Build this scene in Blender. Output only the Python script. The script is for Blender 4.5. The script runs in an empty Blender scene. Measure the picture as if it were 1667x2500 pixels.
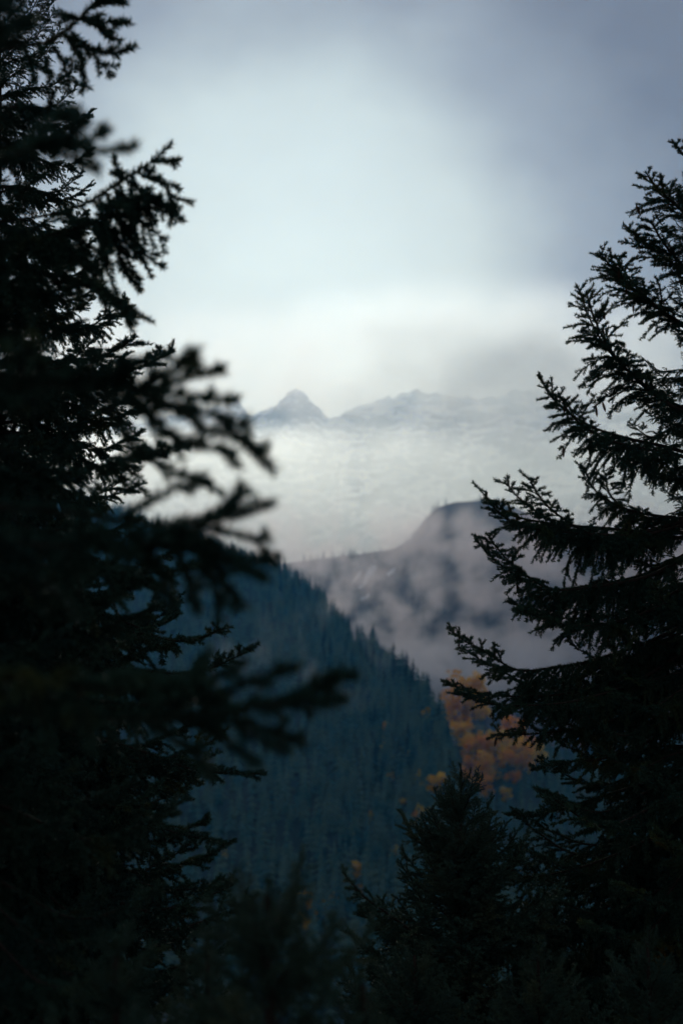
import bpy, math, random
import numpy as np
from mathutils import Vector, Matrix, noise as mnoise

# ------------------------------------------------------------------ camera, sky, sun, exposure
scene = bpy.context.scene
col = scene.collection
EYE = 1.65
PITCH = math.radians(6.0)
FPX = 2500 * 50 / 36.0            # focal length in photograph pixels (1667 x 2500)
FOCUS = 12.0

cam_d = bpy.data.cameras.new('camera')
cam_d.sensor_fit = 'VERTICAL'; cam_d.sensor_height = 36; cam_d.lens = 50
cam_d.clip_start = 0.05; cam_d.clip_end = 60000
cam_d.dof.use_dof = True; cam_d.dof.focus_distance = FOCUS; cam_d.dof.aperture_fstop = 1.5
cam = bpy.data.objects.new('camera', cam_d); col.objects.link(cam)
cam.location = (0, 0, EYE); cam.rotation_euler = (math.radians(90) + PITCH, 0, 0)
scene.camera = cam

SUN_EL, SUN_AZ = math.radians(15.3), math.radians(-2.0)     # azimuth measured from +Y towards +X
SUN = Vector((math.sin(SUN_AZ) * math.cos(SUN_EL), math.cos(SUN_AZ) * math.cos(SUN_EL), math.sin(SUN_EL)))

world = bpy.data.worlds.new('World'); scene.world = world; world.use_nodes = True
wt = world.node_tree; wt.nodes.clear()
def wn(t, **k):
    n = wt.nodes.new(t)
    for a, b in k.items(): setattr(n, a, b)
    return n
def wmath(op, a, b=None, clamp=False):
    n = wn('ShaderNodeMath', operation=op, use_clamp=clamp)
    for i, v in enumerate((a, b)):
        if v is None: continue
        if isinstance(v, (int, float)): n.inputs[i].default_value = v
        else: wt.links.new(v, n.inputs[i])
    return n.outputs[0]
sky = wn('ShaderNodeTexSky', sky_type='NISHITA', sun_disc=False)
sky.sun_elevation = SUN_EL; sky.sun_rotation = SUN_AZ
bg_sky = wn('ShaderNodeBackground'); bg_sky.inputs[1].default_value = 0.05
wt.links.new(sky.outputs[0], bg_sky.inputs[0])
tc = wn('ShaderNodeTexCoord')
nz = wn('ShaderNodeTexNoise'); nz.inputs['Scale'].default_value = 3.2; nz.inputs['Detail'].default_value = 5
nz.inputs['Roughness'].default_value = 0.52
mp = wn('ShaderNodeMapping'); mp.inputs['Scale'].default_value = (1, 1, 1.5); mp.inputs['Location'].default_value = (3.1, 1.7, 0.4)
wt.links.new(tc.outputs['Generated'], mp.inputs[0]); wt.links.new(mp.outputs[0], nz.inputs['Vector'])
dt = wn('ShaderNodeVectorMath', operation='DOT_PRODUCT')
wt.links.new(tc.outputs['Generated'], dt.inputs[0]); dt.inputs[1].default_value = SUN
SUNGLOW = 41.0
one_minus = wmath('SUBTRACT', 1.0, dt.outputs['Value'])
nzc = wmath('SUBTRACT', nz.outputs['Fac'], 0.5)
warp = wmath('ADD', 1.0, wmath('MULTIPLY', nzc, 1.1))
glow = wmath('EXPONENT', wmath('MULTIPLY', wmath('MULTIPLY', one_minus, -SUNGLOW), warp))
nz2 = wn('ShaderNodeTexNoise'); nz2.inputs['Scale'].default_value = 12.0; nz2.inputs['Detail'].default_value = 6
wt.links.new(mp.outputs[0], nz2.inputs['Vector'])
glow = wmath('ADD', wmath('MULTIPLY', glow, 0.95), wmath('MULTIPLY', nzc, 0.16))
glow = wmath('ADD', glow, wmath('MULTIPLY', wmath('SUBTRACT', nz2.outputs['Fac'], 0.5), 0.22), clamp=True)
ramp = wn('ShaderNodeValToRGB')
cr = ramp.color_ramp
cr.elements[0].position = 0.0; cr.elements[0].color = (0.160, 0.170, 0.205, 1)
cr.elements[1].position = 1.0; cr.elements[1].color = (0.74, 0.93, 1.02, 1)
for p, c in ((0.18, (0.162, 0.166, 0.208, 1)), (0.42, (0.31, 0.355, 0.425, 1)), (0.68, (0.60, 0.73, 0.79, 1))):
    e = cr.elements.new(p); e.color = c
wt.links.new(glow, ramp.inputs[0])
bg_cl = wn('ShaderNodeBackground'); bg_cl.inputs[1].default_value = 1.0
wt.links.new(ramp.outputs[0], bg_cl.inputs[0])
mixs = wn('ShaderNodeMixShader'); mixs.inputs[0].default_value = 0.96
wt.links.new(bg_sky.outputs[0], mixs.inputs[1]); wt.links.new(bg_cl.outputs[0], mixs.inputs[2])
wo = wn('ShaderNodeOutputWorld'); wt.links.new(mixs.outputs[0], wo.inputs[0])

sun_d = bpy.data.lights.new('sun', 'SUN'); sun_d.energy = 1.5; sun_d.angle = math.radians(18); sun_d.color = (0.80, 0.93, 1.0)
sun = bpy.data.objects.new('sun', sun_d); col.objects.link(sun)
sun.rotation_euler = SUN.to_track_quat('Z', 'Y').to_euler()

scene.view_settings.view_transform = 'Standard'
scene.view_settings.look = 'None'
scene.view_settings.exposure = 0.0
scene.view_settings.gamma = 1.0
scene.view_settings.use_curve_mapping = False
cy = scene.cycles
cy.use_denoising = True
cy.max_bounces = 6; cy.diffuse_bounces = 2; cy.glossy_bounces = 1; cy.transmission_bounces = 2
cy.volume_bounces = 4; cy.transparent_max_bounces = 8
cy.volume_step_rate = 1.0; cy.volume_max_steps = 256
cy.use_adaptive_sampling = True; cy.adaptive_threshold = 0.01

# ------------------------------------------------------------------ helpers
def P(px, py, Y):
    """photograph pixel + forward distance in metres -> point"""
    r = (px - 833.5) / FPX; u = (1250 - py) / FPX
    d = np.array([r, math.cos(PITCH) - u * math.sin(PITCH), math.sin(PITCH) + u * math.cos(PITCH)])
    return np.array([0, 0, EYE]) + d * (Y / d[1])

def mesh_np(name, verts, tris, mat, smooth=False, sizes=None):
    """verts (n,3), tris (m,k) with k constant"""
    me = bpy.data.meshes.new(name)
    verts = np.asarray(verts, np.float32); tris = np.asarray(tris, np.int32)
    k = tris.shape[1]
    me.vertices.add(len(verts)); me.vertices.foreach_set('co', verts.ravel())
    me.loops.add(tris.size); me.loops.foreach_set('vertex_index', tris.ravel())
    me.polygons.add(len(tris))
    me.polygons.foreach_set('loop_start', np.arange(0, tris.size, k, dtype=np.int32))
    if smooth: me.polygons.foreach_set('use_smooth', np.ones(len(tris), bool))
    me.update(calc_edges=True); me.validate()
    me.materials.append(mat)
    return me

def link(name, data, parent=None, loc=(0, 0, 0), rot=(0, 0, 0), scale=(1, 1, 1)):
    o = bpy.data.objects.new(name, data); col.objects.link(o)
    o.location = loc; o.rotation_euler = rot; o.scale = scale
    if parent is not None: o.parent = parent
    return o

def tag(o, label=None, cat=None, group=None, kind=None):
    if label: o['label'] = label
    if cat: o['category'] = cat
    if group: o['group'] = group
    if kind: o['kind'] = kind
    return o

def lerp_ctrl(ctrl, x):
    a = np.array(ctrl, float)
    return [np.interp(x, a[:, 0], a[:, k]) for k in range(1, a.shape[1])]

# ------------------------------------------------------------------ materials
def new_mat(name):
    m = bpy.data.materials.new(name); m.use_nodes = True
    nt = m.node_tree; nt.nodes.clear()
    out = nt.nodes.new('ShaderNodeOutputMaterial')
    return m, nt, out

def noise_mat(name, stops, scale, rough=0.75, detail=4, coord='Object', spec=0.25, objrand=0.0, translucent=0.0, stretch=(1, 1, 1), bump=0.0):
    m, nt, out = new_mat(name)
    N = nt.nodes.new; L = nt.links.new
    t = N('ShaderNodeTexCoord'); mpn = N('ShaderNodeMapping'); mpn.inputs['Scale'].default_value = stretch
    if coord == 'World':
        g = N('ShaderNodeNewGeometry'); L(g.outputs['Position'], mpn.inputs[0])
    else:
        L(t.outputs[coord], mpn.inputs[0])
    n = N('ShaderNodeTexNoise'); n.inputs['Scale'].default_value = scale; n.inputs['Detail'].default_value = detail
    L(mpn.outputs[0], n.inputs['Vector'])
    fac = n.outputs['Fac']
    if objrand:
        oi = N('ShaderNodeObjectInfo'); a = N('ShaderNodeMath'); a.operation = 'MULTIPLY_ADD'
        L(oi.outputs['Random'], a.inputs[0]); a.inputs[1].default_value = objrand; a.inputs[2].default_value = -objrand / 2
        s = N('ShaderNodeMath'); s.operation = 'ADD'; L(a.outputs[0], s.inputs[0]); L(fac, s.inputs[1]); fac = s.outputs[0]
    r = N('ShaderNodeValToRGB')
    e = r.color_ramp.elements
    e[0].position, e[0].color = stops[0][0], (*stops[0][1], 1)
    e[1].position, e[1].color = stops[-1][0], (*stops[-1][1], 1)
    for p, c in stops[1:-1]:
        x = e.new(p); x.color = (*c, 1)
    L(fac, r.inputs[0])
    b = N('ShaderNodeBsdfPrincipled'); L(r.outputs[0], b.inputs['Base Color'])
    b.inputs['Roughness'].default_value = rough; b.inputs['Specular IOR Level'].default_value = spec
    sh = b.outputs[0]
    if bump:
        bp = N('ShaderNodeBump'); bp.inputs['Strength'].default_value = bump; L(n.outputs['Fac'], bp.inputs['Height']); L(bp.outputs[0], b.inputs['Normal'])
    if translucent:
        tr = N('ShaderNodeBsdfTranslucent'); L(r.outputs[0], tr.inputs[0])
        mx = N('ShaderNodeMixShader'); mx.inputs[0].default_value = translucent
        L(sh, mx.inputs[1]); L(tr.outputs[0], mx.inputs[2]); sh = mx.outputs[0]
    L(sh, out.inputs['Surface'])
    return m

M_needle = noise_mat('spruce_needles', [(0.25, (0.018, 0.056, 0.044)), (0.55, (0.034, 0.086, 0.058)), (0.68, (0.062, 0.100, 0.040)), (0.78, (0.16, 0.10, 0.020))], 2.2, rough=0.6, spec=0.12, objrand=0.1, coord='World')
M_needle_left = noise_mat('fir_needles', [(0.25, (0.020, 0.062, 0.054)), (0.6, (0.040, 0.095, 0.064)), (0.78, (0.11, 0.11, 0.026))], 2.5, rough=0.6, spec=0.12, objrand=0.1, coord='World')
M_young = noise_mat('young_needles', [(0.25, (0.036, 0.092, 0.070)), (0.55, (0.062, 0.125, 0.088)), (0.78, (0.11, 0.14, 0.07))], 3.0, rough=0.55, spec=0.15, objrand=0.15, coord='World')
M_bark = noise_mat('bark', [(0.3, (0.022, 0.018, 0.015)), (0.7, (0.06, 0.048, 0.04))], 14, rough=0.9, spec=0.1, stretch=(1, 1, 0.25), bump=0.4)
M_cone = noise_mat('cone_scales', [(0.3, (0.035, 0.022, 0.014)), (0.7, (0.08, 0.05, 0.03))], 60, rough=0.8, spec=0.1)
M_far = noise_mat('far_conifer', [(0.36, (0.002, 0.014, 0.020)), (0.5, (0.006, 0.040, 0.044)), (0.60, (0.030, 0.095, 0.085)), (0.72, (0.080, 0.130, 0.090))], 0.05, rough=0.85, spec=0.05, objrand=0.4, coord='World', detail=6)
M_fartrunk = noise_mat('far_trunk', [(0.3, (0.03, 0.025, 0.02)), (0.7, (0.06, 0.05, 0.04))], 1.0, rough=0.9)
M_autumn = noise_mat('autumn_leaves', [(0.25, (0.86, 0.36, 0.01)), (0.5, (0.90, 0.52, 0.015)), (0.75, (0.90, 0.64, 0.03))], 0.15, rough=0.8, objrand=0.5, translucent=0.8, coord='World', spec=0.1)
M_ground = noise_mat('forest_floor', [(0.3, (0.02, 0.022, 0.016)), (0.7, (0.05, 0.045, 0.03))], 0.4, rough=0.95, coord='World')
M_hill = noise_mat('hill_floor', [(0.3, (0.014, 0.026, 0.022)), (0.7, (0.03, 0.04, 0.03))], 0.01, rough=0.95, coord='World')
M_mount = noise_mat('mountain_slope', [(0.3, (0.035, 0.04, 0.036)), (0.48, (0.085, 0.062, 0.058)), (0.62, (0.11, 0.085, 0.06)), (0.78, (0.14, 0.13, 0.12))], 0.006, rough=0.95, coord='World', detail=8)
M_snow = noise_mat('snow', [(0.3, (0.72, 0.76, 0.8)), (0.7, (0.84, 0.86, 0.88))], 0.02, rough=0.7, coord='World')

# snow and rock, split by steepness and strata
M_peak, nt, out = new_mat('snow_and_rock')
N = nt.nodes.new; L = nt.links.new
g = N('ShaderNodeNewGeometry')
mpn = N('ShaderNodeMapping'); mpn.inputs['Scale'].default_value = (0.5, 0.5, 1.6); mpn.inputs['Rotation'].default_value = (0, 0.5, 0)
L(g.outputs['Position'], mpn.inputs[0])
n1 = N('ShaderNodeTexNoise'); n1.inputs['Scale'].default_value = 0.011; n1.inputs['Detail'].default_value = 9; n1.inputs['Roughness'].default_value = 0.62; L(mpn.outputs[0], n1.inputs['Vector'])
sx = N('ShaderNodeSeparateXYZ'); L(g.outputs['Normal'], sx.inputs[0])
ma = N('ShaderNodeMath'); ma.operation = 'MULTIPLY_ADD'; L(sx.outputs['Z'], ma.inputs[0]); ma.inputs[1].default_value = 0.32; L(n1.outputs['Fac'], ma.inputs[2])
rp = N('ShaderNodeValToRGB'); rp.color_ramp.elements[0].position = 0.69; rp.color_ramp.elements[0].color = (0.035, 0.04, 0.05, 1)
rp.color_ramp.elements[1].position = 0.73; rp.color_ramp.elements[1].color = (0.88, 0.90, 0.92, 1)
L(ma.outputs[0], rp.inputs[0])
b = N('ShaderNodeBsdfPrincipled'); b.inputs['Roughness'].default_value = 0.9; L(rp.outputs[0], b.inputs['Base Color']); L(b.outputs[0], out.inputs['Surface'])

# ------------------------------------------------------------------ the ground sheet
def ground_z(y):
    return -0.3 * max(0.0, min(y, 652.0) - 1.5)
ys = np.concatenate([[-400, -60, -10, 0, 1.5], np.linspace(4, 60, 20), np.linspace(80, 652, 30), np.linspace(800, 12000, 30)])
xs = np.concatenate([np.linspace(-9000, -300, 20), np.linspace(-200, -30, 12), np.linspace(-25, 25, 51), np.linspace(30, 200, 12), np.linspace(300, 9000, 20)])
V = []
for y in ys:
    for x in xs:
        amp = min(0.25 + abs(y) * 0.006, 3.0) if abs(x) > 1.5 or y > 3 else 0.0
        nzv = mnoise.noise((x * 0.13 + 7, y * 0.13, 0.0)) * min(amp, 0.35) + mnoise.noise((x * 0.01, y * 0.01, 3.0)) * amp * 0.6 * (y > 40)
        V.append((x, y, ground_z(y) + nzv * (0 if (abs(x) < 1.5 and y < 3) else 1)))
nx, ny = len(xs), len(ys)
F = [(j * nx + i, j * nx + i + 1, (j + 1) * nx + i + 1, (j + 1) * nx + i) for j in range(ny - 1) for i in range(nx - 1)]
tag(link('ground', mesh_np('ground', V, F, M_ground, True)), kind='structure')

# ------------------------------------------------------------------ hills and mountains
class Slope:
    """A ridge seen at photograph columns px: ridge row + distance, falling towards the camera to a foot."""
    def __init__(self, ctrl, foot_Y, foot_z, back=500, back_drop=220, bump=8, bscale=0.01, seed=0, power=1.0):
        self.c = ctrl; self.fY = foot_Y; self.fz = foot_z; self.back = back; self.bd = back_drop
        self.bump = bump; self.bs = bscale; self.seed = seed; self.pw = power
    def pt(self, px, t):
        row, Y = lerp_ctrl(self.c, px)
        r = P(px, row, Y)
        fY = lerp_ctrl(self.fY, px)[0] if not np.isscalar(self.fY) else self.fY
        if t >= 0:
            yy = Y + (fY - Y) * t; zz = r[2] + (self.fz - r[2]) * t ** self.pw
        else:
            yy = Y + self.back * (-t); zz = r[2] - self.bd * (-t) ** 1.3
        x = (px - 833.5) / FPX * yy / math.cos(PITCH)
        k = min(1.0, abs(t) * 4)
        zz += self.bump * k * (mnoise.fractal((x * self.bs, yy * self.bs, self.seed), 1.0, 2.0, 4))
        return np.array([x, yy, zz])
    def build(self, name, mat, p0, p1, npx, nt, tback=6):
        pxs = np.linspace(p0, p1, npx)
        ts = np.concatenate([np.linspace(-1, -1 / tback, tback), np.linspace(0, 1, nt)])
        V = [self.pt(p, t) for t in ts for p in pxs]
        F = [(j * npx + i, j * npx + i + 1, (j + 1) * npx + i + 1, (j + 1) * npx + i) for j in range(len(ts) - 1) for i in range(npx - 1)]
        F = [f[::-1] for f in F]
        return tag(link(name, mesh_np(name, V, F, mat, True)), kind='structure')

hill = Slope([(-700, 1000, 2600), (100, 1190, 2350), (300, 1250, 2250), (480, 1325, 2100), (600, 1372, 2000), (680, 1400, 1920), (740, 1440, 1840), (800, 1490, 1730),
              (860, 1562, 1600), (930, 1632, 1450), (990, 1680, 1320), (1050, 1750, 1200), (1085, 1840, 1120), (1110, 1960, 1060), (1150, 2120, 1000), (1300, 2330, 900)],
             [(-700, 900), (600, 820), (1000, 760), (1300, 740)], -192, bump=10, bscale=0.012, seed=1)
hill.build('hill', M_hill, -700, 1300, 120, 60)
spur = Slope([(980, 2030, 1650), (1060, 1900, 1600), (1110, 1800, 1560), (1160, 1765, 1540), (1230, 1800, 1500), (1300, 1835, 1470), (1400, 1860, 1440), (1550, 1840, 1400), (1800, 1780, 1350), (2400, 1600, 1300)],
             [(980, 1000), (2400, 800)], -192, bump=8, bscale=0.012, seed=5)
spur.build('hill', M_hill, 980, 2400, 90, 40)
mount = Slope([(-300, 1400, 4600), (400, 1395, 4500), (620, 1385, 4450), (740, 1370, 4400), (800, 1362, 4350), (900, 1350, 4250), (960, 1340, 4150), (1000, 1318, 4050), (1030, 1275, 3950), (1065, 1240, 3900),
               (1110, 1226, 3850), (1180, 1222, 3800), (1260, 1240, 3780), (1350, 1280, 3760), (1500, 1300, 3700), (1800, 1250, 3600), (2400, 1150, 3500)],
              2500, -150, back=900, back_drop=500, bump=55, bscale=0.0042, seed=9)
mount.build('mountain', M_mount, -300, 2400, 200, 70)
def on_slope(slope, px, py):
    row = lambda q: 1250 - FPX * math.tan(math.atan2(q[2] - EYE, q[1]) - PITCH)
    t = min(np.linspace(0, 1, 400), key=lambda u: abs(row(slope.pt(px, u)) - py))
    return slope.pt(px, t)
mountain_ob = bpy.data.objects['mountain']
for path in ([(917, 1372, 3), (908, 1392, 9), (897, 1412, 8), (884, 1434, 6), (874, 1442, 3)], [(898, 1456, 3), (890, 1464, 9), (880, 1470, 3)], [(962, 1392, 2), (952, 1402, 7), (944, 1410, 3)], [(880, 1400, 2), (872, 1412, 5), (860, 1426, 2)]):
    V = []
    for (x, y, w) in path:
        for k in (-1, 0, 1):
            q = on_slope(mount, x + k * w, y); V.append(q + np.array([0, -5.0, 4.0 + (3 if k == 0 else 0)]))
    F = [(3 * j + k, 3 * j + k + 1, 3 * j + k + 4, 3 * j + k + 3) for j in range(len(path) - 1) for k in (0, 1)]
    link('snow_patch', mesh_np('snow_patch', V, F, M_snow, True), mountain_ob)
# the snow-covered massif far behind
pk = [(-600, 1150, 9600), (200, 1060, 9500), (420, 1020, 9400), (520, 1000, 9300), (572, 985, 9250), (600, 1012, 9200), (640, 1008, 9100), (668, 992, 9050), (700, 970, 9000), (722, 962, 9000), (740, 972, 9000), (765, 995, 9000),
      (800, 1022, 9050), (840, 1006, 9150), (880, 996, 9200), (930, 984, 9200), (1000, 968, 9200), (1070, 960, 9200), (1150, 985, 9300), (1300, 960, 9400), (1600, 1010, 9500), (2300, 1080, 9600)]
npx, ntp = 420, 110
V = []
for t in np.concatenate([np.linspace(-1, -0.1, 8), np.linspace(0, 1, ntp)]):
    for p in np.linspace(-600, 2300, npx):
        row, Y = lerp_ctrl(pk, p)
        r = P(p, row, Y)
        if t >= 0: yy, zz = Y - 2600 * t, r[2] + (-100 - r[2]) * t ** 0.8
        else: yy, zz = Y + 2200 * -t, r[2] - 1500 * -t
        x = (p - 833.5) / FPX * Y / math.cos(PITCH)
        k = min(1, 0.30 + abs(t) * 5)
        rid = mnoise.ridged_multi_fractal((x * 0.0030, yy * 0.0030, 2.0), 0.8, 2.1, 7, 1.0, 2.0) - 1.0
        zz += k * 150 * rid + 16 * mnoise.noise((x * 0.015, yy * 0.015, 1.0)) + 14 * mnoise.noise((x * 0.04, yy * 0.04, 5.0))
        V.append((x, yy, zz))
F = [((j + 1) * npx + i, (j + 1) * npx + i + 1, j * npx + i + 1, j * npx + i) for j in range(ntp + 7) for i in range(npx - 1)]
tag(link('snow_mountain', mesh_np('snow_mountain', V, F, M_peak, False)), kind='structure')

# ------------------------------------------------------------------ distant conifers
def far_crown(rng, layers, pts):
    """unit-height conifer crown: ragged drooping tiers of branches"""
    V, F = [], []
    for k in range(layers):
        f = k / (layers - 1)
        z0 = 0.10 + 0.80 * f
        rad = 0.17 * (1 - f) ** 0.85 + 0.018
        rad *= rng.uniform(0.8, 1.2)
        top = len(V); V.append((rng.uniform(-.008, .008), rng.uniform(-.008, .008), z0 + 0.085 + 0.05 * (1 - f)))
        a0 = rng.uniform(0, 6.28); ring = []
        for i in range(pts * 2):
            a = a0 + math.pi * i / pts
            out_ = i % 2 == 0
            rr = rad * (rng.uniform(0.75, 1.3) if out_ else rng.uniform(0.35, 0.6))
            zz = z0 - (0.035 if out_ else -0.015) + rng.uniform(-.02, .015)
            ring.append(len(V)); V.append((rr * math.cos(a), rr * math.sin(a), zz))
        for i in range(len(ring)):
            F.append((top, ring[i], ring[(i + 1) % len(ring)]))
    s = len(V)
    for i in range(4): V.append((0.006 * math.cos(i * 1.57), 0.006 * math.sin(i * 1.57), 0.93))
    V.append((0, 0, 1.0))
    for i in range(4): F.append((s + i, s + (i + 1) % 4, s + 4))
    return np.array(V), np.array(F)

rng = random.Random(11)
crowns = [far_crown(rng, 9, 6) for _ in range(6)]
crown_me = [mesh_np('conifer_crown', v, f, M_far) for v, f in crowns]
lowcrowns = [far_crown(rng, 5, 4) for _ in range(4)]
tv, tf = [], []
for i in range(6):
    a = i * math.pi / 3; tv += [(0.016 * math.cos(a), 0.016 * math.sin(a), -0.04), (0.003 * math.cos(a), 0.003 * math.sin(a), 0.9)]
for i in range(6):
    j = (i + 1) % 6; tf.append((2 * i, 2 * j, 2 * j + 1, 2 * i + 1))
far_trunk_me = mesh_np('far_trunk', tv, tf, M_fartrunk)

def far_conifer(p, h, w, label, group):
    e = link('conifer', None, loc=p, rot=(0, 0, rng.uniform(0, 6.28)), scale=(h * w, h * w, h))
    tag(e, label, 'tree', group)
    link('trunk', far_trunk_me, e); link('crown', rng.choice(crown_me), e)

def forest(name, pts, tmpl, label):
    VV, FF, n = [], [], 0
    for (p, h, w) in pts:
        v, f = tmpl[rng.randrange(len(tmpl))]
        a = rng.uniform(0, 6.28); c, s = math.cos(a), math.sin(a)
        q = np.empty_like(v); k = h * w
        q[:, 0] = (v[:, 0] * c - v[:, 1] * s) * k + p[0]; q[:, 1] = (v[:, 0] * s + v[:, 1] * c) * k + p[1]; q[:, 2] = v[:, 2] * h + p[2]
        VV.append(q); FF.append(f + n); n += len(v)
    o = link(name, mesh_np(name, np.concatenate(VV), np.concatenate(FF), M_far))
    tag(o, label, 'forest', kind='stuff')

# skyline trees along the hill's ridge, then the nearest right end of it
px = 470.0
cnt = 0
while px < 1105:
    row, Y = lerp_ctrl(hill.c, px)
    if rng.random() < 0.92:
        t = rng.uniform(0, 0.03)
        h = rng.uniform(20, 31) if px < 900 else rng.uniform(25, 40)
        far_conifer(hill.pt(px, t) - np.array([0, 0, .5]), h, rng.uniform(0.85, 1.25) * (1.35 if px > 880 else 1.0), 'dark blue-green conifer on the skyline of the forested hill', 'conifers along the hill skyline')
        cnt += 1
    px += rng.uniform(2.5, 8.5) * (1700 / Y) ** 1.5
for i in range(95):
    px = rng.uniform(560, 1110); t = rng.uniform(0.04, 0.30) if px < 900 else rng.uniform(0.02, 0.5)
    far_conifer(hill.pt(px, t) - np.array([0, 0, .5]), rng.uniform(22, 34), rng.uniform(0.85, 1.25), 'tall dark conifer standing out of the forest on the hill face', 'tall conifers on the hill face')
    cnt += 1
pts = []
for i in range(5200):
    px = rng.uniform(150, 1250); t = rng.random() ** 1.15
    if rng.random() < 0.15 * mnoise.noise((px * .02, t * 9, 4)) + 0.12: continue
    pts.append((hill.pt(px, t) - np.array([0, 0, .5]), rng.uniform(15, 30), rng.uniform(0.85, 1.35)))
for i in range(1500):
    px = rng.uniform(990, 1900); t = rng.random() ** 1.1
    if 1085 < px < 1300 and t < 0.10: continue
    pts.append((spur.pt(px, t) - np.array([0, 0, .5]), rng.uniform(14, 26), rng.uniform(0.85, 1.3)))
forest('forest', pts, [far_crown(rng, 6, 5) for _ in range(6)], 'dark blue-green conifer forest covering the hill')
pts = []
for i in range(4200):
    px = rng.uniform(600, 1800); t = rng.random() ** 1.2
    if mnoise.noise((px * .012, t * 5, 8)) < -0.12: continue
    pts.append((mount.pt(px, t) - np.array([0, 0, 1]), rng.uniform(16, 32), rng.uniform(0.9, 1.4)))
forest('forest', pts, lowcrowns, 'hazy conifer forest on the misty rounded mountain')

# autumn trees
def leaf_crown(rng, n=700):
    V, F = [], []
    lobes = [(rng.uniform(-.26, .26), rng.uniform(-.26, .26), rng.uniform(.32, .92), rng.uniform(.06, .17)) for _ in range(13)]
    for i in range(n):
        lx, ly, lz, lr = rng.choice(lobes)
        d = Vector((rng.gauss(0, 1), rng.gauss(0, 1), rng.gauss(0, 1))).normalized() * lr * rng.uniform(0.55, 1.05)
        c = Vector((lx, ly, lz)) + d
        a = Vector((rng.gauss(0, 1), rng.gauss(0, 1), rng.gauss(0, 1))).normalized(); b_ = a.orthogonal().normalized(); s = rng.uniform(.022, .045)
        k = len(V); V += [c - a * s, c + b_ * s * .8, c + a * s, c - b_ * s * .8]; F.append((k, k + 1, k + 2, k + 3))
    return mesh_np('autumn_crown', [tuple(v) for v in V], F, M_autumn)
leafs = [leaf_crown(rng) for _ in range(5)]
lt = mesh_np('autumn_trunk', [(x * 1.3, y * 1.3, z) for x, y, z in tv], tf, M_fartrunk)
def autumn(p, h, label, group):
    e = link('autumn_tree', None, loc=p, rot=(0, 0, rng.uniform(0, 6.28)), scale=(h * rng.uniform(.8, 1.1),) * 2 + (h,))
    tag(e, label, 'tree', group); link('trunk', lt, e); link('crown', rng.choice(leafs), e)
def autumn_on(slope, spots, label, group):
    for (px, py, hpx) in spots:
        best = min((abs((lambda q: 1250 - FPX * math.tan(math.atan2(q[2] - EYE, q[1]) - PITCH))(slope.pt(px, t)) - py), t) for t in np.linspace(0, 1, 200))
        q = slope.pt(px, min(1, best[1] + 0.015))
        autumn(q - np.array([0, 0, .3]), max(10, 1.6 * hpx * q[1] / FPX), label, group)
autumn_on(spur, [(1112, 1800, 70), (1128, 1790, 95), (1150, 1785, 90), (1098, 1830, 45), (1120, 1840, 55), (1135, 1880, 60), (1155, 1890, 70), (1178, 1880, 65), (1200, 1870, 60), (1165, 1925, 60), (1190, 1920, 55), (1175, 1960, 45),
                 (1142, 1915, 50), (1220, 1910, 60), (1245, 1890, 65), (1265, 1905, 60), (1240, 1935, 40), (1180, 1790, 50), (1250, 1830, 60), (1275, 1850, 45), (1228, 1960, 30), (1300, 1880, 50), (1160, 1840, 40), (1215, 1845, 45)],
          'golden orange autumn tree on the spur beyond the dark hill edge', 'golden autumn trees on the spur')
autumn_on(hill, [(1040, 1765, 28), (938, 1798, 32), (934, 1826, 20), (1040, 1805, 18), (1016, 1920, 30), (1030, 1935, 26), (1058, 1955, 48), (1030, 2000, 32), (1015, 2010, 30), (1026, 1985, 24), (866, 2150, 36), (960, 2080, 20), (745, 2190, 30), (760, 2215, 24), (775, 2235, 24), (752, 2250, 20), (790, 2205, 16), (555, 2085, 18), (905, 1995, 16), (980, 1965, 18), (845, 2120, 18), (815, 2190, 20), (880, 2175, 22), (730, 2230, 18), (950, 1900, 14), (1000, 1850, 16)],
          'small orange autumn tree among the dark conifers of the hill', 'orange autumn trees on the hill')

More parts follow.
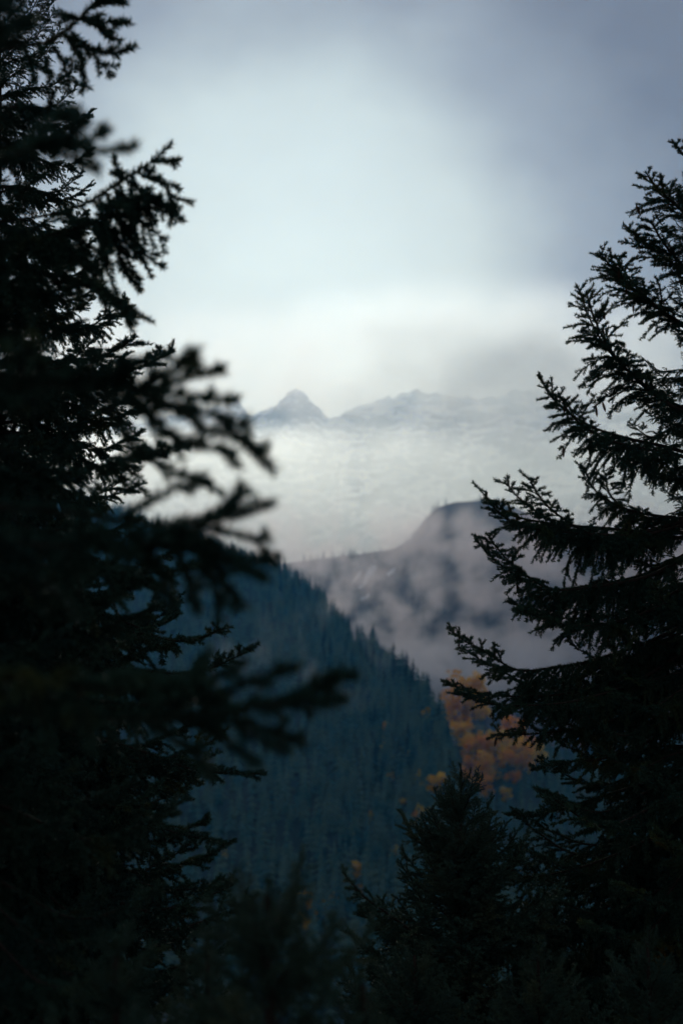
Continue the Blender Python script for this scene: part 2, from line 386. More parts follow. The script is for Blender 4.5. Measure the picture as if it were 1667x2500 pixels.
# ------------------------------------------------------------------ near conifers: branches with needles
class NB:
    """collects branch wood tubes and needle shoots"""
    def __init__(self, seed):
        self.r = np.random.default_rng(seed); self.V = []; self.F = []; self.n = 0; self.S = []
    def tube(self, pts, r0, r1, k):
        pts = np.asarray(pts); m = len(pts)
        d = np.gradient(pts, axis=0); d /= np.linalg.norm(d, axis=1)[:, None] + 1e-9
        ref = np.array([0.0, 0, 1]) if abs(d[0][2]) < 0.9 else np.array([1.0, 0, 0])
        u = np.cross(d, ref); u /= np.linalg.norm(u, axis=1)[:, None] + 1e-9
        v = np.cross(d, u)
        rad = np.linspace(r0, r1, m)[:, None, None]
        a = np.arange(k) * 2 * np.pi / k
        ring = pts[:, None, :] + rad * (u[:, None, :] * np.cos(a)[None, :, None] + v[:, None, :] * np.sin(a)[None, :, None])
        self.V.append(ring.reshape(-1, 3))
        for j in range(m - 1):
            for i in range(k):
                i2 = (i + 1) % k
                self.F.append((self.n + j * k + i, self.n + j * k + i2, self.n + (j + 1) * k + i2, self.n + (j + 1) * k + i))
        self.n += m * k
    def shoot(self, pts):
        for a, b in zip(pts[:-1], pts[1:]): self.S.append((a, b))
    def meshes(self, nlen, nwid, dens, needle_mat):
        w = mesh_np('branch', np.concatenate(self.V), np.array(self.F), M_bark, True)
        S = np.array(self.S); r = self.r
        ln = np.linalg.norm(S[:, 1] - S[:, 0], axis=1)
        c = np.floor(ln * dens + r.random(len(ln))).astype(int)
        i = np.repeat(np.arange(len(S)), c); m = len(i)
        ax = (S[i, 1] - S[i, 0]) / (ln[i][:, None] + 1e-9)
        b = S[i, 0] + (S[i, 1] - S[i, 0]) * r.random(m)[:, None]
        q = r.normal(size=(m, 3)); pr = q - ax * (q * ax).sum(1)[:, None]; pr /= np.linalg.norm(pr, axis=1)[:, None] + 1e-9
        pr[:, 2] += 0.18; 
        an = np.radians(r.uniform(35, 72, m))[:, None]
        d = ax * np.cos(an) + pr * np.sin(an)
        L_ = nlen * r.uniform(0.65, 1.1, m)[:, None]
        wv = np.cross(d, r.normal(size=(m, 3))); wv /= np.linalg.norm(wv, axis=1)[:, None] + 1e-9
        wv *= nwid / 2
        V = np.stack([b - wv + d * L_ * .1, b + wv + d * L_ * .1, b + d * L_], axis=1).reshape(-1, 3)
        F = np.arange(m * 3).reshape(m, 3)
        return w, mesh_np('needles', V, F, needle_mat)

def spline(ctrl, step=0.035):
    c = np.asarray(ctrl, float)
    c = np.vstack([2 * c[0] - c[1], c, 2 * c[-1] - c[-2]])
    out_ = []
    for i in range(1, len(c) - 2):
        p0, p1, p2, p3 = c[i - 1:i + 3]
        n = max(2, int(np.linalg.norm(p2 - p1) / step))
        for t in np.arange(n) / n:
            out_.append(0.5 * ((2 * p1) + (-p0 + p2) * t + (2 * p0 - 5 * p1 + 4 * p2 - p3) * t * t + (-p0 + 3 * p1 - 3 * p2 + p3) * t ** 3))
    out_.append(c[-2])
    return np.array(out_)

def nrm(v): return v / (np.linalg.norm(v) + 1e-9)
DOWN = np.array([0, 0, -1.0])

def grow(ctrl, seed, sec=0.42, droop=1.0, gap=0.042, ter=0.20, r0=0.02, bare=0.12, tip=0.12, flat=0.3, tgap=0.06):
    """spruce bough along ctrl: secondary shoots either side, drooping towards the trunk, stiff at the tip"""
    B = NB(seed); r = B.r
    ax = spline(ctrl)
    B.tube(ax, r0, 0.003, 6)
    seg = np.linalg.norm(np.diff(ax, axis=0), axis=1); s = np.concatenate([[0], np.cumsum(seg)]); Lt = s[-1]
    B.shoot(ax[int(len(ax) * 0.45):])
    pos = Lt * bare; side = 1
    while pos < Lt - 0.02:
        t = pos / Lt
        j = min(np.searchsorted(s, pos), len(ax) - 2)
        f = nrm(ax[j + 1] - ax[max(j - 1, 0)])
        sd = nrm(np.cross(f, np.array([0, 0, 1.0]))) * side
        up = np.cross(sd, f) * side
        prof = min(1.0, (1 - t) * 1.35 + tip / sec) * min(1.0, 0.35 + t * 2.2)
        ln = sec * prof * r.uniform(0.55, 1.2)
        an = math.radians(r.uniform(38, 62))
        lift = r.normal(0, flat) + (0.25 if t > 0.75 else 0.0)
        d = nrm(f * math.cos(an) + (sd + up * lift) * math.sin(an))
        dr = droop * (1 - t) ** 0.6 * r.uniform(0.5, 1.5)
        st = 0.04; n = max(2, int(ln / st)); p = ax[j].copy(); pl = [p.copy()]; dd = d.copy(); tside = 1
        for k in range(n):
            u = k / n
            dd = nrm(dd + DOWN * dr * 0.24 + r.normal(0, 0.06, 3) + (f * 0.03))
            if u > .8: dd = nrm(dd - DOWN * 0.05)
            p = p + dd * st; pl.append(p.copy())
        pl = np.array(pl)
        B.tube(pl, 0.0045 * (0.6 + prof * .6), 0.0015, 4)
        B.shoot(pl[1 if n > 3 else 0:])
        q = 0.05
        while q < n * st - 0.02:
            k = min(int(q / st), n - 1); g_ = nrm(pl[k + 1] - pl[k])
            rem = n * st - q
            tl = min(ter, 0.35 * rem + 0.035) * r.uniform(0.6, 1.25)
            s2 = nrm(np.cross(g_, np.array([r.normal(0, .35), r.normal(0, .35), 1.0]))) * tside
            e = nrm(g_ * 0.75 + s2 * 0.75 + DOWN * 0.28 * dr + r.normal(0, .12, 3))
            m1 = pl[k] + e * tl * .5; e2 = nrm(e + DOWN * .3 * dr + g_ * .2); m2 = m1 + e2 * tl * .5
            B.tube([pl[k], m1, m2], 0.0016, 0.001, 3); B.shoot([pl[k], m1, m2])
            if tl > 0.10:
                for h_ in (-1, 1):
                    e3 = nrm(e * .7 + g_ * .5 * h_ + DOWN * .2 * dr + r.normal(0, .15, 3)); B.shoot([m1, m1 + e3 * tl * .45])
            tside = -tside; q += tgap * r.uniform(.8, 1.2)
        side = -side; pos += gap * r.uniform(0.7, 1.3)
    return B

def taper_trunk(name, base, H, r0, parent, k=14, lean=(0, 0)):
    B = NB(1)
    zs = np.linspace(-0.3, H, 26)
    pts = np.array([[lean[0] * (z / H) ** 2 + 0.02 * math.sin(z * 1.7), lean[1] * (z / H) ** 2 + 0.02 * math.cos(z * 1.3), z] for z in zs])
    B.tube(pts, r0, 0.008, k)
    return link(name, mesh_np('trunk', np.concatenate(B.V), np.array(B.F), M_bark, True), parent)

def template(seed, rise, sag, n, needle_mat, L_=1.8, **kw):
    c = [(0, 0, 0), (L_ * .3, 0, L_ * rise * .35), (L_ * .65, 0, L_ * (rise * .6 - sag)), (L_ * .88, 0, L_ * (rise * .9 - sag * .6)), (L_, 0, L_ * (rise * 1.15 - sag * .2))]
    return grow(c, seed, **kw).meshes(n[0], n[1], n[2], needle_mat)

NR = (0.028, 0.0056, 900); NL = (0.032, 0.0066, 850)
T_R = [template(100 + i, 0.10, 0.12, NR, M_needle, sec=.42, droop=1.0) for i in range(3)] + [template(110 + i, 0.35, 0.05, NR, M_needle, sec=.34, droop=.5) for i in range(2)]
T_L = [template(200 + i, 0.05, 0.14, NL, M_needle_left, sec=.48, droop=1.1) for i in range(3)] + [template(210 + i, 0.25, 0.06, NL, M_needle_left, sec=.40, droop=.7) for i in range(2)]
T_Y = [template(300 + i, 0.40, 0.02, NR, M_young, L_=1.0, sec=.32, droop=.35, gap=.036, ter=.13, bare=.05, r0=.012) for i in range(3)]

# pendant cone: rows of overlapping scales
cv, cf = [], []
rows = 9
for j in range(rows):
    f = j / (rows - 1); rr = 0.0125 * math.sin(math.pi * (0.12 + 0.80 * f)) ** 0.7; z = -0.075 * f
    for i in range(8):
        a = (i + 0.5 * (j % 2)) * math.pi / 4; da = 0.36; k = len(cv)
        for (aa, r_, zz) in ((a - da, rr * .6, z + .008), (a + da, rr * .6, z + .008), (a + da * .6, rr * 1.12, z - .006), (a, rr * 1.25, z - .010), (a - da * .6, rr * 1.12, z - .006)):
            cv.append((r_ * math.cos(aa), r_ * math.sin(aa), zz))
        cf += [(k, k + 1, k + 2), (k, k + 2, k + 3), (k, k + 3, k + 4)]
cone_me = mesh_np('cone', cv, cf, M_cone)

def put_branch(tree, wood, needles, loc=(0, 0, 0), rot=(0, 0, 0), s=1.0):
    b_ = link('branch', wood, tree, loc, rot, (s, s, s))
    n = link('needles', needles, b_); n['kind'] = 'stuff'
    return b_

def conifer(name, label, base, H, radius, tmpl, seed, whorl=0.28, per=5, z0=0.8, r0=0.10, tmL=1.8, top_up=50, group=None, z1=None, low_tilt=-4, azf=None, lean=(0, 0)):
    """a whole tree: trunk and whorls of boughs; radius(f) gives bough length at height fraction f"""
    e = tag(link(name, None, loc=base), label, 'tree', group)
    taper_trunk('trunk', base, H, r0, e, lean=lean)
    r = random.Random(seed); z = z0
    while z < (z1 or H - 0.1):
        f = z / H; n = per + r.randint(-1, 1); a0 = r.uniform(0, 6.28)
        for i in range(n):
            L_ = radius(f) * r.uniform(0.75, 1.08)
            az = a0 + i * 2 * math.pi / n + r.uniform(-.3, .3)
            if azf:
                L_ *= azf(az, z, L_)
                if L_ <= 0: continue
            tilt = low_tilt + (top_up - low_tilt) * f ** 3 + r.uniform(-6, 6)
            k = r.randrange(len(tmpl)) if len(tmpl) < 5 else (r.choice([3, 4]) if f > .75 else r.choice([0, 1, 2]))
            put_branch(e, *tmpl[k], loc=(lean[0] * f * f, lean[1] * f * f, z + r.uniform(-.1, .1)), rot=(0, -math.radians(tilt), az), s=L_ / tmL)
        z += whorl * r.uniform(.75, 1.25)
    # leading shoot
    B = NB(seed); pts = np.array([[lean[0], lean[1], H - .35 + .05 * i] for i in range(9)]); B.tube(pts, .006, .002, 4); B.shoot(pts)
    put_branch(e, *B.meshes(0.025, 0.006, 800, tmpl is T_L and M_needle_left or M_needle))
    return e

def key_branch(tree, base, pix, Y, seed, n, needle_mat, cones=0, dY=0.0, **kw):
    """bough whose axis passes the listed photograph pixels at distance Y (trunk end first)"""
    m = len(pix)
    ctrl = [P(x, y, Y + dY * (i / (m - 1)) ** 1.2) - np.array(base) for i, (x, y) in enumerate(pix)]
    B = grow(ctrl, seed, **kw)
    b_ = put_branch(tree, *B.meshes(n[0], n[1], n[2], needle_mat))
    S = B.S; r = random.Random(seed)
    for i in range(cones):
        p = S[r.randrange(len(S) // 3, len(S))][1]
        link('cone', cone_me, b_, p + np.array([0, 0, -.01]), (r.uniform(-.3, .3), r.uniform(-.3, .3), r.uniform(0, 6)), (1, 1, r.uniform(.8, 1.15)))
    return b_

def foot(px, Y):
    x = (px - 833.5) / FPX * Y / math.cos(PITCH)
    return np.array([x, Y, ground_z(Y) - 0.15])

# --- the sharp spruce on the right
D = 12.0
bR = foot(1725, D); topz = P(1725, 190, D)[2]; HR = topz - bR[2]
rR = lambda f: 0.12 + 2.55 * (1 - f) ** 0.95
def away_or_right(az, z, L_):
    # the boughs that reach left across the frame are the measured ones below
    low = z < P(1725, 1640, D)[2] - bR[2]
    return 1.0 if (low or math.cos(az) > -0.62) else 0.62
tR = conifer('spruce_tree', 'tall dark spruce with upswept cone-bearing boughs, sharp against the pale sky', bR, HR, rR, T_R, 5, whorl=0.24, per=8, z0=2.0, r0=0.13, top_up=48, azf=away_or_right)
keys = [
    ([(1725, 430), (1690, 400), (1660, 370), (1645, 348)], dict(sec=.14, droop=.1, cones=0)),
    ([(1725, 560), (1660, 510), (1605, 460), (1574, 420)], dict(sec=.32, droop=.25, cones=1)),
    ([(1725, 690), (1650, 650), (1580, 600), (1530, 555)], dict(sec=.38, droop=.35, cones=1)),
    ([(1725, 820), (1630, 770), (1540, 700), (1490, 650), (1461, 614)], dict(sec=.42, droop=.5, cones=3)),
    ([(1725, 1010), (1640, 985), (1560, 930), (1480, 850), (1435, 770), (1410, 702)], dict(sec=.48, droop=.8, cones=4)),
    ([(1725, 1120), (1620, 1090), (1530, 1070), (1440, 1040), (1360, 985), (1313, 918)], dict(sec=.56, droop=1.0, cones=4)),
    ([(1725, 1270), (1620, 1262), (1520, 1240), (1450, 1195), (1425, 1140)], dict(sec=.40, droop=1.0, cones=1)),
    ([(1725, 1300), (1600, 1300), (1480, 1290), (1360, 1280), (1260, 1262), (1210, 1235), (1172, 1198)], dict(sec=.56, droop=1.25, cones=3)),
    ([(1725, 1255), (1560, 1300), (1440, 1310), (1330, 1262), (1270, 1220), (1233, 1178)], dict(sec=.38, droop=1.1, cones=2)),
    ([(1725, 1325), (1640, 1370), (1553, 1408), (1425, 1432), (1323, 1438), (1238, 1391), (1190, 1350), (1158, 1315)], dict(sec=.58, droop=1.3, cones=4)),
    ([(1725, 1400), (1620, 1460), (1500, 1500), (1390, 1510), (1300, 1490), (1240, 1470)], dict(sec=.42, droop=1.1, cones=2)),
    ([(1725, 1500), (1574, 1570), (1443, 1613), (1362, 1628), (1264, 1636), (1191, 1596), (1140, 1568), (1090, 1533)], dict(sec=.58, droop=1.3, cones=4)),
    ([(1725, 1540), (1560, 1640), (1400, 1690), (1260, 1700), (1150, 1690), (1080, 1662)], dict(sec=.52, droop=1.15, cones=5)),
    ([(1725, 1640), (1600, 1720), (1450, 1770), (1320, 1790), (1200, 1795)], dict(sec=.44, droop=1.1, cones=1)),
    ([(1725, 1700), (1600, 1800), (1480, 1850), (1380, 1860), (1295, 1880)], dict(sec=.42, droop=1.0)),
    ([(1725, 1830), (1600, 1900), (1450, 1950), (1330, 1985), (1240, 1990)], dict(sec=.44, droop=1.0)),
    ([(1725, 1950), (1600, 2040), (1440, 2110), (1300, 2140), (1200, 2130)], dict(sec=.46, droop=1.0)),
    ([(1725, 2060), (1580, 2160), (1420, 2240), (1260, 2290)], dict(sec=.46, droop=1.0)),
]
for i, (pix, kw) in enumerate(keys):
    rr_ = random.Random(i)
    key_branch(tR, bR, pix, D, 400 + i, NR, M_needle, dY=rr_.uniform(-.5, .4), **kw)
    if 0 < i < 13:
        dx, dy_ = rr_.uniform(15, 60), rr_.uniform(-30, 45)
        pix2 = [(x + dx * k / (len(pix) - 1), y + dy_ * k / (len(pix) - 1) + 10) for k, (x, y) in enumerate(pix)]
        key_branch(tR, bR, pix2, D, 460 + i, NR, M_needle, dY=rr_.choice([-.9, .9]), **{**kw, 'cones': 0})

# --- young spruces below it
def young(px, py, Y, seed, label, rb, slope=0.78, rmin=0.05, **kw):
    b0 = foot(px, Y); H = P(px, py, Y)[2] - b0[2]
    return b0, conifer('young_spruce', label, b0, H, lambda f: rmin + rb * (1 - math.exp(-(1 - f) * H * slope / rb)), T_Y, seed, whorl=0.15, per=7, z0=H * 0.15, r0=0.05, tmL=1.0, top_up=46, low_tilt=2, **kw)
y1b, y1 = young(1118, 1880, 11.6, 21, 'young spruce with a pointed top below the tall cone-bearing spruce', 1.55)
key_branch(y1, y1b, [(1118, 2330), (1040, 2300), (960, 2240), (890, 2190), (835, 2128)], 11.6, 450, NR, M_young, sec=.34, droop=.6)
key_branch(y1, y1b, [(1118, 2200), (1080, 2120), (1040, 2050), (1005, 2005)], 11.6, 451, NR, M_young, sec=.26, droop=.4)
young(1340, 2190, 13.0, 22, 'bushy young spruce between the pointed young spruce and the tall trunk', 1.7)
young(1540, 2120, 12.6, 23, 'young spruce tucked against the trunk of the tall cone-bearing spruce', 1.7)
young(1010, 2330, 9.5, 24, 'low dark young spruce in front of the pointed young spruce', 1.3)
young(1300, 2330, 9.0, 25, 'low dark young spruce in front of the bushy one', 1.3)
young(1560, 2300, 9.0, 26, 'low dark young spruce in front of the tall spruce trunk', 1.4)

# --- the trees on the left: a far one, a middle one and a near blurred one
bC = foot(-40, 10.5); HC = P(-40, -560, 10.5)[2] - bC[2]
tC = conifer('fir_tree', 'tall dense dark conifer behind the blurred boughs on its camera side', bC, HC, lambda f: 0.15 + 2.5 * (1 - f) ** 1.0, T_L, 31, whorl=0.24, per=8, z0=1.2, r0=0.16, low_tilt=-8)
for i, (pix, kw) in enumerate([
    ([(-40, 900), (180, 880), (270, 860), (335, 822)], dict(sec=.30, droop=.6)),
    ([(-40, 960), (200, 930), (320, 905), (425, 858)], dict(sec=.34, droop=.8)),
    ([(-40, 1450), (250, 1500), (400, 1560), (480, 1560), (540, 1535)], dict(sec=.36, droop=.8)),
    ([(-40, 1560), (300, 1630), (480, 1640), (625, 1580)], dict(sec=.42, droop=.9)),
    ([(-40, 1750), (300, 1820), (480, 1880), (650, 1890)], dict(sec=.46, droop=1.0)),
    ([(-40, 1880), (250, 1960), (420, 2030), (560, 2060)], dict(sec=.46, droop=1.0)),
    ([(-40, 2020), (250, 2120), (400, 2170), (535, 2165)], dict(sec=.46, droop=1.0)),
]):
    key_branch(tC, bC, pix, 10.5, 500 + i, NL, M_needle_left, dY=-0.4, **kw)

bB = foot(-190, 6.6); HB = P(-190, -700, 6.6)[2] - bB[2]
tB = conifer('fir_tree', 'dark conifer with a long branch lifting against the sky above the dense one', bB, HB, lambda f: 0.15 + 1.35 * (1 - f) ** 0.7, T_L, 41, whorl=0.24, per=7, z0=0.8, r0=0.12, low_tilt=-8)
for i, (pix, kw) in enumerate([
    ([(-190, 300), (-50, 270), (60, 262), (130, 280), (172, 290)], dict(sec=.30, droop=.8)),
    ([(-190, 640), (0, 600), (180, 560), (300, 520), (400, 500)], dict(sec=.50, droop=1.2, tip=.2)),
    ([(-190, 720), (0, 690), (150, 690), (270, 720), (335, 790)], dict(sec=.26, droop=1.0)),
    ([(-190, 1180), (100, 1160), (300, 1130), (430, 1090)], dict(sec=.36, droop=1.0)),
    ([(-190, 1350), (100, 1380), (350, 1400), (520, 1380)], dict(sec=.38, droop=1.0)),
    ([(-190, 1650), (100, 1690), (350, 1720), (540, 1700)], dict(sec=.40, droop=1.0)),
]):
    key_branch(tB, bB, pix, 6.6, 550 + i, NL, M_needle_left, dY=-0.3, r0=.012, **kw)

bA = foot(-650, 3.6); HA = P(-650, -900, 3.6)[2] - bA[2]
def off_frame(az, z, L_):
    return 1.0 if math.cos(az) < 0.35 else 0
tA = conifer('fir_tree', 'soft blurred conifer reaching long boughs across in front of the dense one', bA, HA, lambda f: 0.15 + 0.85 * (1 - f) ** 0.6, T_L, 51, whorl=0.30, per=6, z0=0.6, r0=0.09, azf=off_frame)
NA = (0.034, 0.0065, 1100)
def fan_branch(tree, base, axis, fingers, Y, seed, n, side=0.06, dY=-0.15, r0=.010):
    """bough with an axis and single long needle-covered shoots, each given by its photograph pixels"""
    B = NB(seed); r = B.r
    def q(p, y): return P(p[0], p[1], y) - np.array(base)
    m = len(axis)
    ax = spline([q(p, Y + dY * i / (m - 1)) for i, p in enumerate(axis)])
    B.tube(ax, r0, .003, 6); B.shoot(ax[int(len(ax) * .5):])
    for f in fingers:
        d0 = dY * r.uniform(.4, 1.0); d1 = d0 + r.uniform(-.22, .22)
        pl = spline([q(p, Y + d0 + (d1 - d0) * i / (len(f) - 1)) for i, p in enumerate(f)], .03)
        pl = pl + np.cumsum(r.normal(0, .0022, pl.shape), axis=0)
        B.tube(pl, .0045, .0015, 4); B.shoot(pl)
        for k in range(1, len(pl) - 1):
            if r.random() > .62: continue
            g_ = nrm(pl[k + 1] - pl[k - 1]); s2 = nrm(np.cross(g_, r.normal(size=3)))
            e = nrm(g_ * .85 + s2 * .75 + DOWN * .12); L_ = side * r.uniform(.5, 1.3) * min(1, .3 + (len(pl) - k) * .12)
            B.tube([pl[k], pl[k] + e * L_], .0014, .001, 3); B.shoot([pl[k], pl[k] + e * L_])
    return put_branch(tree, *B.meshes(n[0], n[1], n[2], M_needle_left))

fan_branch(tA, bA, [(-650, 560), (-300, 460), (-50, 400), (100, 360), (170, 350)],
           [[(60, 370), (150, 345), (205, 320), (225, 305)], [(120, 360), (200, 350), (250, 330), (272, 316)], [(140, 352), (230, 372), (290, 372), (335, 360)], [(100, 360), (170, 390), (215, 410), (240, 428)], [(40, 380), (120, 300), (160, 275), (182, 262)]], 3.6, 600, NA, side=.045)
fan_branch(tA, bA, [(-650, 250), (-300, 160), (-150, 110), (-60, 80)],
           [[(-110, 90), (-30, 70), (40, 60), (95, 48)], [(-120, 80), (-50, 40), (0, 10), (40, -10)], [(-100, 95), (-20, 100), (40, 105), (75, 110)], [(-100, 90), (-30, 40), (20, 30), (55, 20)], [(-120, 110), (-40, 150), (10, 180)]], 3.6, 604, NA, side=.05)
fan_branch(tA, bA, [(-650, 1000), (-300, 950), (0, 940), (220, 945), (400, 960)],
           [[(330, 950), (400, 920), (450, 890), (484, 856)], [(360, 955), (440, 925), (500, 905), (540, 900)], [(360, 960), (450, 962), (520, 968), (570, 970)], [(330, 955), (430, 990), (530, 1010), (612, 1040)],
            [(350, 960), (470, 1030), (570, 1070), (648, 1102)], [(520, 1010), (580, 1070), (620, 1120), (665, 1156)], [(300, 960), (400, 1040), (450, 1080), (560, 1090), (590, 1130)], [(250, 960), (330, 1100), (430, 1160), (535, 1222)], [(200, 950), (300, 900), (370, 880), (420, 868)],
            [(250, 960), (330, 1000), (390, 1050), (430, 1095)]], 3.6, 601, NA, side=.055)
fan_branch(tA, bA, [(-650, 1250), (-200, 1230), (150, 1250), (380, 1280), (530, 1270)],
           [[(470, 1280), (540, 1250), (575, 1215), (588, 1183)], [(500, 1275), (580, 1262), (630, 1245), (670, 1228)], [(480, 1280), (560, 1300), (620, 1312), (655, 1312)], [(450, 1285), (540, 1340), (600, 1365), (668, 1380)],
            [(470, 1290), (560, 1370), (610, 1400), (644, 1414)], [(440, 1290), (520, 1380), (560, 1430), (602, 1487)], [(420, 1290), (500, 1380), (530, 1450), (538, 1515)], [(380, 1285), (440, 1360), (470, 1430), (480, 1480)], [(300, 1270), (370, 1350), (400, 1420), (410, 1460)], [(300, 1260), (380, 1220), (440, 1190), (480, 1180)]], 3.6, 602, NA, side=.06)
fan_branch(tA, bA, [(-650, 1700), (-200, 1720), (150, 1750), (400, 1755), (600, 1735)],
           [[(500, 1745), (650, 1720), (780, 1690), (872, 1656)], [(620, 1730), (720, 1725), (800, 1725), (855, 1722)], [(480, 1740), (580, 1690), (660, 1655), (740, 1634)], [(560, 1745), (650, 1780), (690, 1800), (735, 1818)],
            [(520, 1745), (610, 1790), (660, 1820), (697, 1837)], [(440, 1750), (530, 1800), (590, 1840), (620, 1870)], [(400, 1750), (470, 1700), (540, 1650), (600, 1620)], [(660, 1720), (740, 1700), (790, 1660), (820, 1640)], [(350, 1750), (430, 1810), (480, 1850), (500, 1900)]], 3.6, 603, NA, side=.06)
for i, (pix, kw) in enumerate([
    ([(-650, 900), (-200, 900), (50, 920), (200, 930), (330, 930)], dict(sec=.22, droop=.6, flat=.6, bare=.4, tip=.1)),
    ([(-650, 1300), (-200, 1300), (100, 1330), (300, 1340), (470, 1330)], dict(sec=.24, droop=1.0, flat=.5, bare=.4, tip=.12)),
    ([(-650, 1640), (-200, 1640), (150, 1670), (350, 1690), (520, 1680)], dict(sec=.24, droop=.9, flat=.45, bare=.4, tip=.10)),
]):
    key_branch(tA, bA, pix, 3.6, 610 + i, NA, M_needle_left, dY=-0.15, r0=.011, gap=.03, ter=.10, **kw)
# the middle tree's long boughs
NB_ = (0.036, 0.0070, 1000)
fan_branch(tB, bB, [(-190, 200), (-60, 150), (32, 117), (112, 104), (154, 80), (197, 43), (234, 8), (290, -40)],
           [[(220, 20), (260, 10), (311, 10)], [(200, 45), (250, 55), (322, 58)], [(200, 45), (250, 75), (292, 98)], [(170, 70), (230, 120), (290, 125), (322, 112)], [(160, 80), (220, 130), (250, 160), (277, 192)], [(150, 85), (190, 130), (205, 180), (221, 218)],
            [(120, 100), (150, 150), (165, 195), (172, 232)], [(90, 108), (110, 150), (125, 190)], [(190, 45), (170, 40), (158, 36)], [(240, 5), (280, -10), (300, -20)], [(60, 112), (75, 160), (85, 210)]], 6.6, 700, NB_, side=.10)
fan_branch(tB, bB, [(-190, 560), (0, 540), (106, 527), (213, 495), (298, 441), (372, 394), (420, 350)],
           [[(370, 395), (400, 395), (427, 398)], [(330, 420), (380, 440), (434, 457)], [(310, 440), (370, 480), (432, 520)], [(290, 450), (340, 530), (380, 570), (412, 590)], [(260, 470), (310, 560), (350, 620), (395, 657)], [(230, 490), (280, 600), (310, 670), (342, 715)],
            [(300, 440), (290, 430), (280, 425)], [(350, 410), (400, 450), (420, 490), (415, 550)], [(320, 430), (360, 510), (370, 560)], [(200, 500), (250, 600), (275, 690), (300, 760), (325, 800)], [(280, 455), (320, 540), (330, 600)], [(170, 510), (200, 600), (220, 660)], [(240, 485), (290, 545), (330, 580)]], 6.6, 701, NB_, side=.12)

# blurred saplings along the bottom
young(660, 2185, 4.2, 61, 'small blurred sapling top rising in front of the valley', 0.5, 1.0, 0.10)
young(300, 2330, 4.6, 62, 'low blurred sapling beside the small sapling top', 0.55)
young(880, 2400, 4.4, 63, 'lowest blurred sapling, its tip barely clearing the slope', 0.42)
young(520, 2290, 6.5, 64, 'dark young spruce at the foot of the dense conifer', 0.9)

# ------------------------------------------------------------------ air and mist
def vol_box(name, lo, hi, mat, label):
    lo = np.array(lo, float); hi = np.array(hi, float); c = (lo + hi) / 2; h = (hi - lo) / 2
    V = [(sx * h[0], sy * h[1], sz * h[2]) for sx in (-1, 1) for sy in (-1, 1) for sz in (-1, 1)]
    F = [(0, 1, 3, 2), (4, 6, 7, 5), (0, 4, 5, 1), (2, 3, 7, 6), (0, 2, 6, 4), (1, 5, 7, 3)]
    return tag(link(name, mesh_np(name, V, F, mat), loc=c), label, 'mist', kind='stuff')

m, nt, out = new_mat('haze_air')
pv = nt.nodes.new('ShaderNodeVolumePrincipled')
pv.inputs['Color'].default_value = (0.10, 0.50, 1.0, 1); pv.inputs['Density'].default_value = 6.0e-5; pv.inputs['Absorption Color'].default_value = (1, 1, 1, 1); pv.inputs['Anisotropy'].default_value = 0.5
nt.links.new(pv.outputs[0], out.inputs['Volume'])
o = vol_box('haze', (-9500, -450, -220), (9500, 12300, 1950), m, 'thin blue air haze filling the valley')
o['category'] = 'haze'

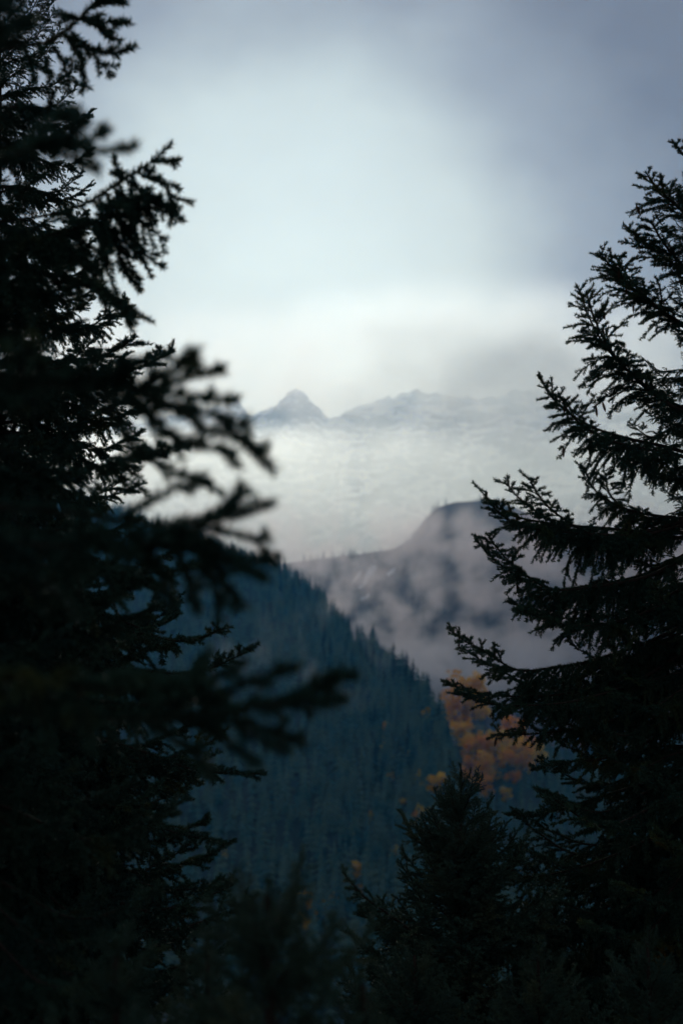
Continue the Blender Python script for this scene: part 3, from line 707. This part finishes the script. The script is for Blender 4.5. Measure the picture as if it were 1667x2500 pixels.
def mist_mat(name, density, scale, lo, hi, color=(0.93, 0.94, 1.0), g=0.72, stretch=(1, 1, 1), seed=0.0, edge=(0.3, 0.3, 0.3), steprate=0.5, detail=3.0):
    m, nt, out = new_mat(name)
    N = nt.nodes.new; L = nt.links.new
    t = N('ShaderNodeTexCoord'); mpn = N('ShaderNodeMapping'); mpn.inputs['Scale'].default_value = stretch; mpn.inputs['Location'].default_value = (seed * 137, seed * 71, seed * 29)
    L(t.outputs['Object'], mpn.inputs[0])
    n = N('ShaderNodeTexNoise'); n.inputs['Scale'].default_value = scale; n.inputs['Detail'].default_value = detail; n.inputs['Roughness'].default_value = 0.55; L(mpn.outputs[0], n.inputs['Vector'])
    def M(op, a, b=None, clamp=False):
        q = N('ShaderNodeMath'); q.operation = op; q.use_clamp = clamp
        for i, v in enumerate((a, b)):
            if v is None: continue
            if isinstance(v, (int, float)): q.inputs[i].default_value = v
            else: L(v, q.inputs[i])
        return q.outputs[0]
    def ss(x, a, b):
        q = N('ShaderNodeMapRange'); q.interpolation_type = 'SMOOTHSTEP'; L(x, q.inputs['Value']); q.inputs['From Min'].default_value = a; q.inputs['From Max'].default_value = b
        return q.outputs[0]
    s = N('ShaderNodeSeparateXYZ'); L(t.outputs['Generated'], s.inputs[0])
    d = ss(n.outputs['Fac'], lo, hi)
    for k, e in zip('XYZ', edge):
        x = s.outputs[k]
        d = M('MULTIPLY', d, ss(x, 0.0, e)); d = M('MULTIPLY', d, ss(M('SUBTRACT', 1.0, x), 0.0, e))
    d = M('MULTIPLY', d, density)
    v = N('ShaderNodeVolumePrincipled'); v.inputs['Color'].default_value = (*color, 1); v.inputs['Anisotropy'].default_value = g
    L(d, v.inputs['Density']); L(v.outputs[0], out.inputs['Volume'])
    m.cycles.volume_step_rate = steprate
    return m

def mist(px0, px1, py0, py1, Y0, Y1, label, **kw):
    Ym = (Y0 + Y1) / 2
    a = P(px0, py1, Ym); b_ = P(px1, py0, Ym)
    mat = mist_mat('mist_air', **kw)
    return vol_box('mist_bank', (a[0], Y0, a[2]), (b_[0], Y1, b_[2]), mat, label)

mist(380, 2100, 1200, 1720, 2330, 2680, 'torn grey mist drifting across the rounded mountain', density=0.0046, scale=0.0180, lo=0.34, hi=0.68, seed=1.9, edge=(.1, .3, .2), stretch=(1, .12, 1.1), color=(1, .91, .93), steprate=.6, detail=6)
mist(860, 1500, 1520, 1760, 2060, 2300, 'white fog pooled behind the dark hill edge', density=0.006, scale=0.006, lo=0.2, hi=0.6, seed=2.1, edge=(.3, .3, .4))
mist(-500, 2400, 1015, 1600, 4480, 4760, 'pale cloud bank below the snowy peak', density=0.0105, scale=0.0036, lo=0.12, hi=0.62, seed=3.7, edge=(.06, .3, .20), g=.83, color=(.96, .99, 1))
mist(-500, 1500, 690, 1150, 4800, 5050, 'thin veil of cloud in front of the snowy peak', density=0.0074, scale=0.0036, lo=0.2, hi=0.8, seed=4.4, edge=(.08, .3, .5), g=.66, color=(.99, .99, 1))
mist(680, 2600, 640, 1180, 5060, 5320, 'thick cloud hiding the ridge beside the snowy peak', density=0.0100, scale=0.0036, lo=0.26, hi=0.66, seed=5.2, edge=(.15, .3, .5), g=.665, color=(.96, .99, 1))
mist(480, 1000, 1420, 1760, 1080, 1330, 'faint wisps of mist on the dark hill face', density=0.0011, scale=0.028, lo=0.52, hi=0.75, seed=6.6, edge=(.25, .3, .3), stretch=(1, .3, 1))
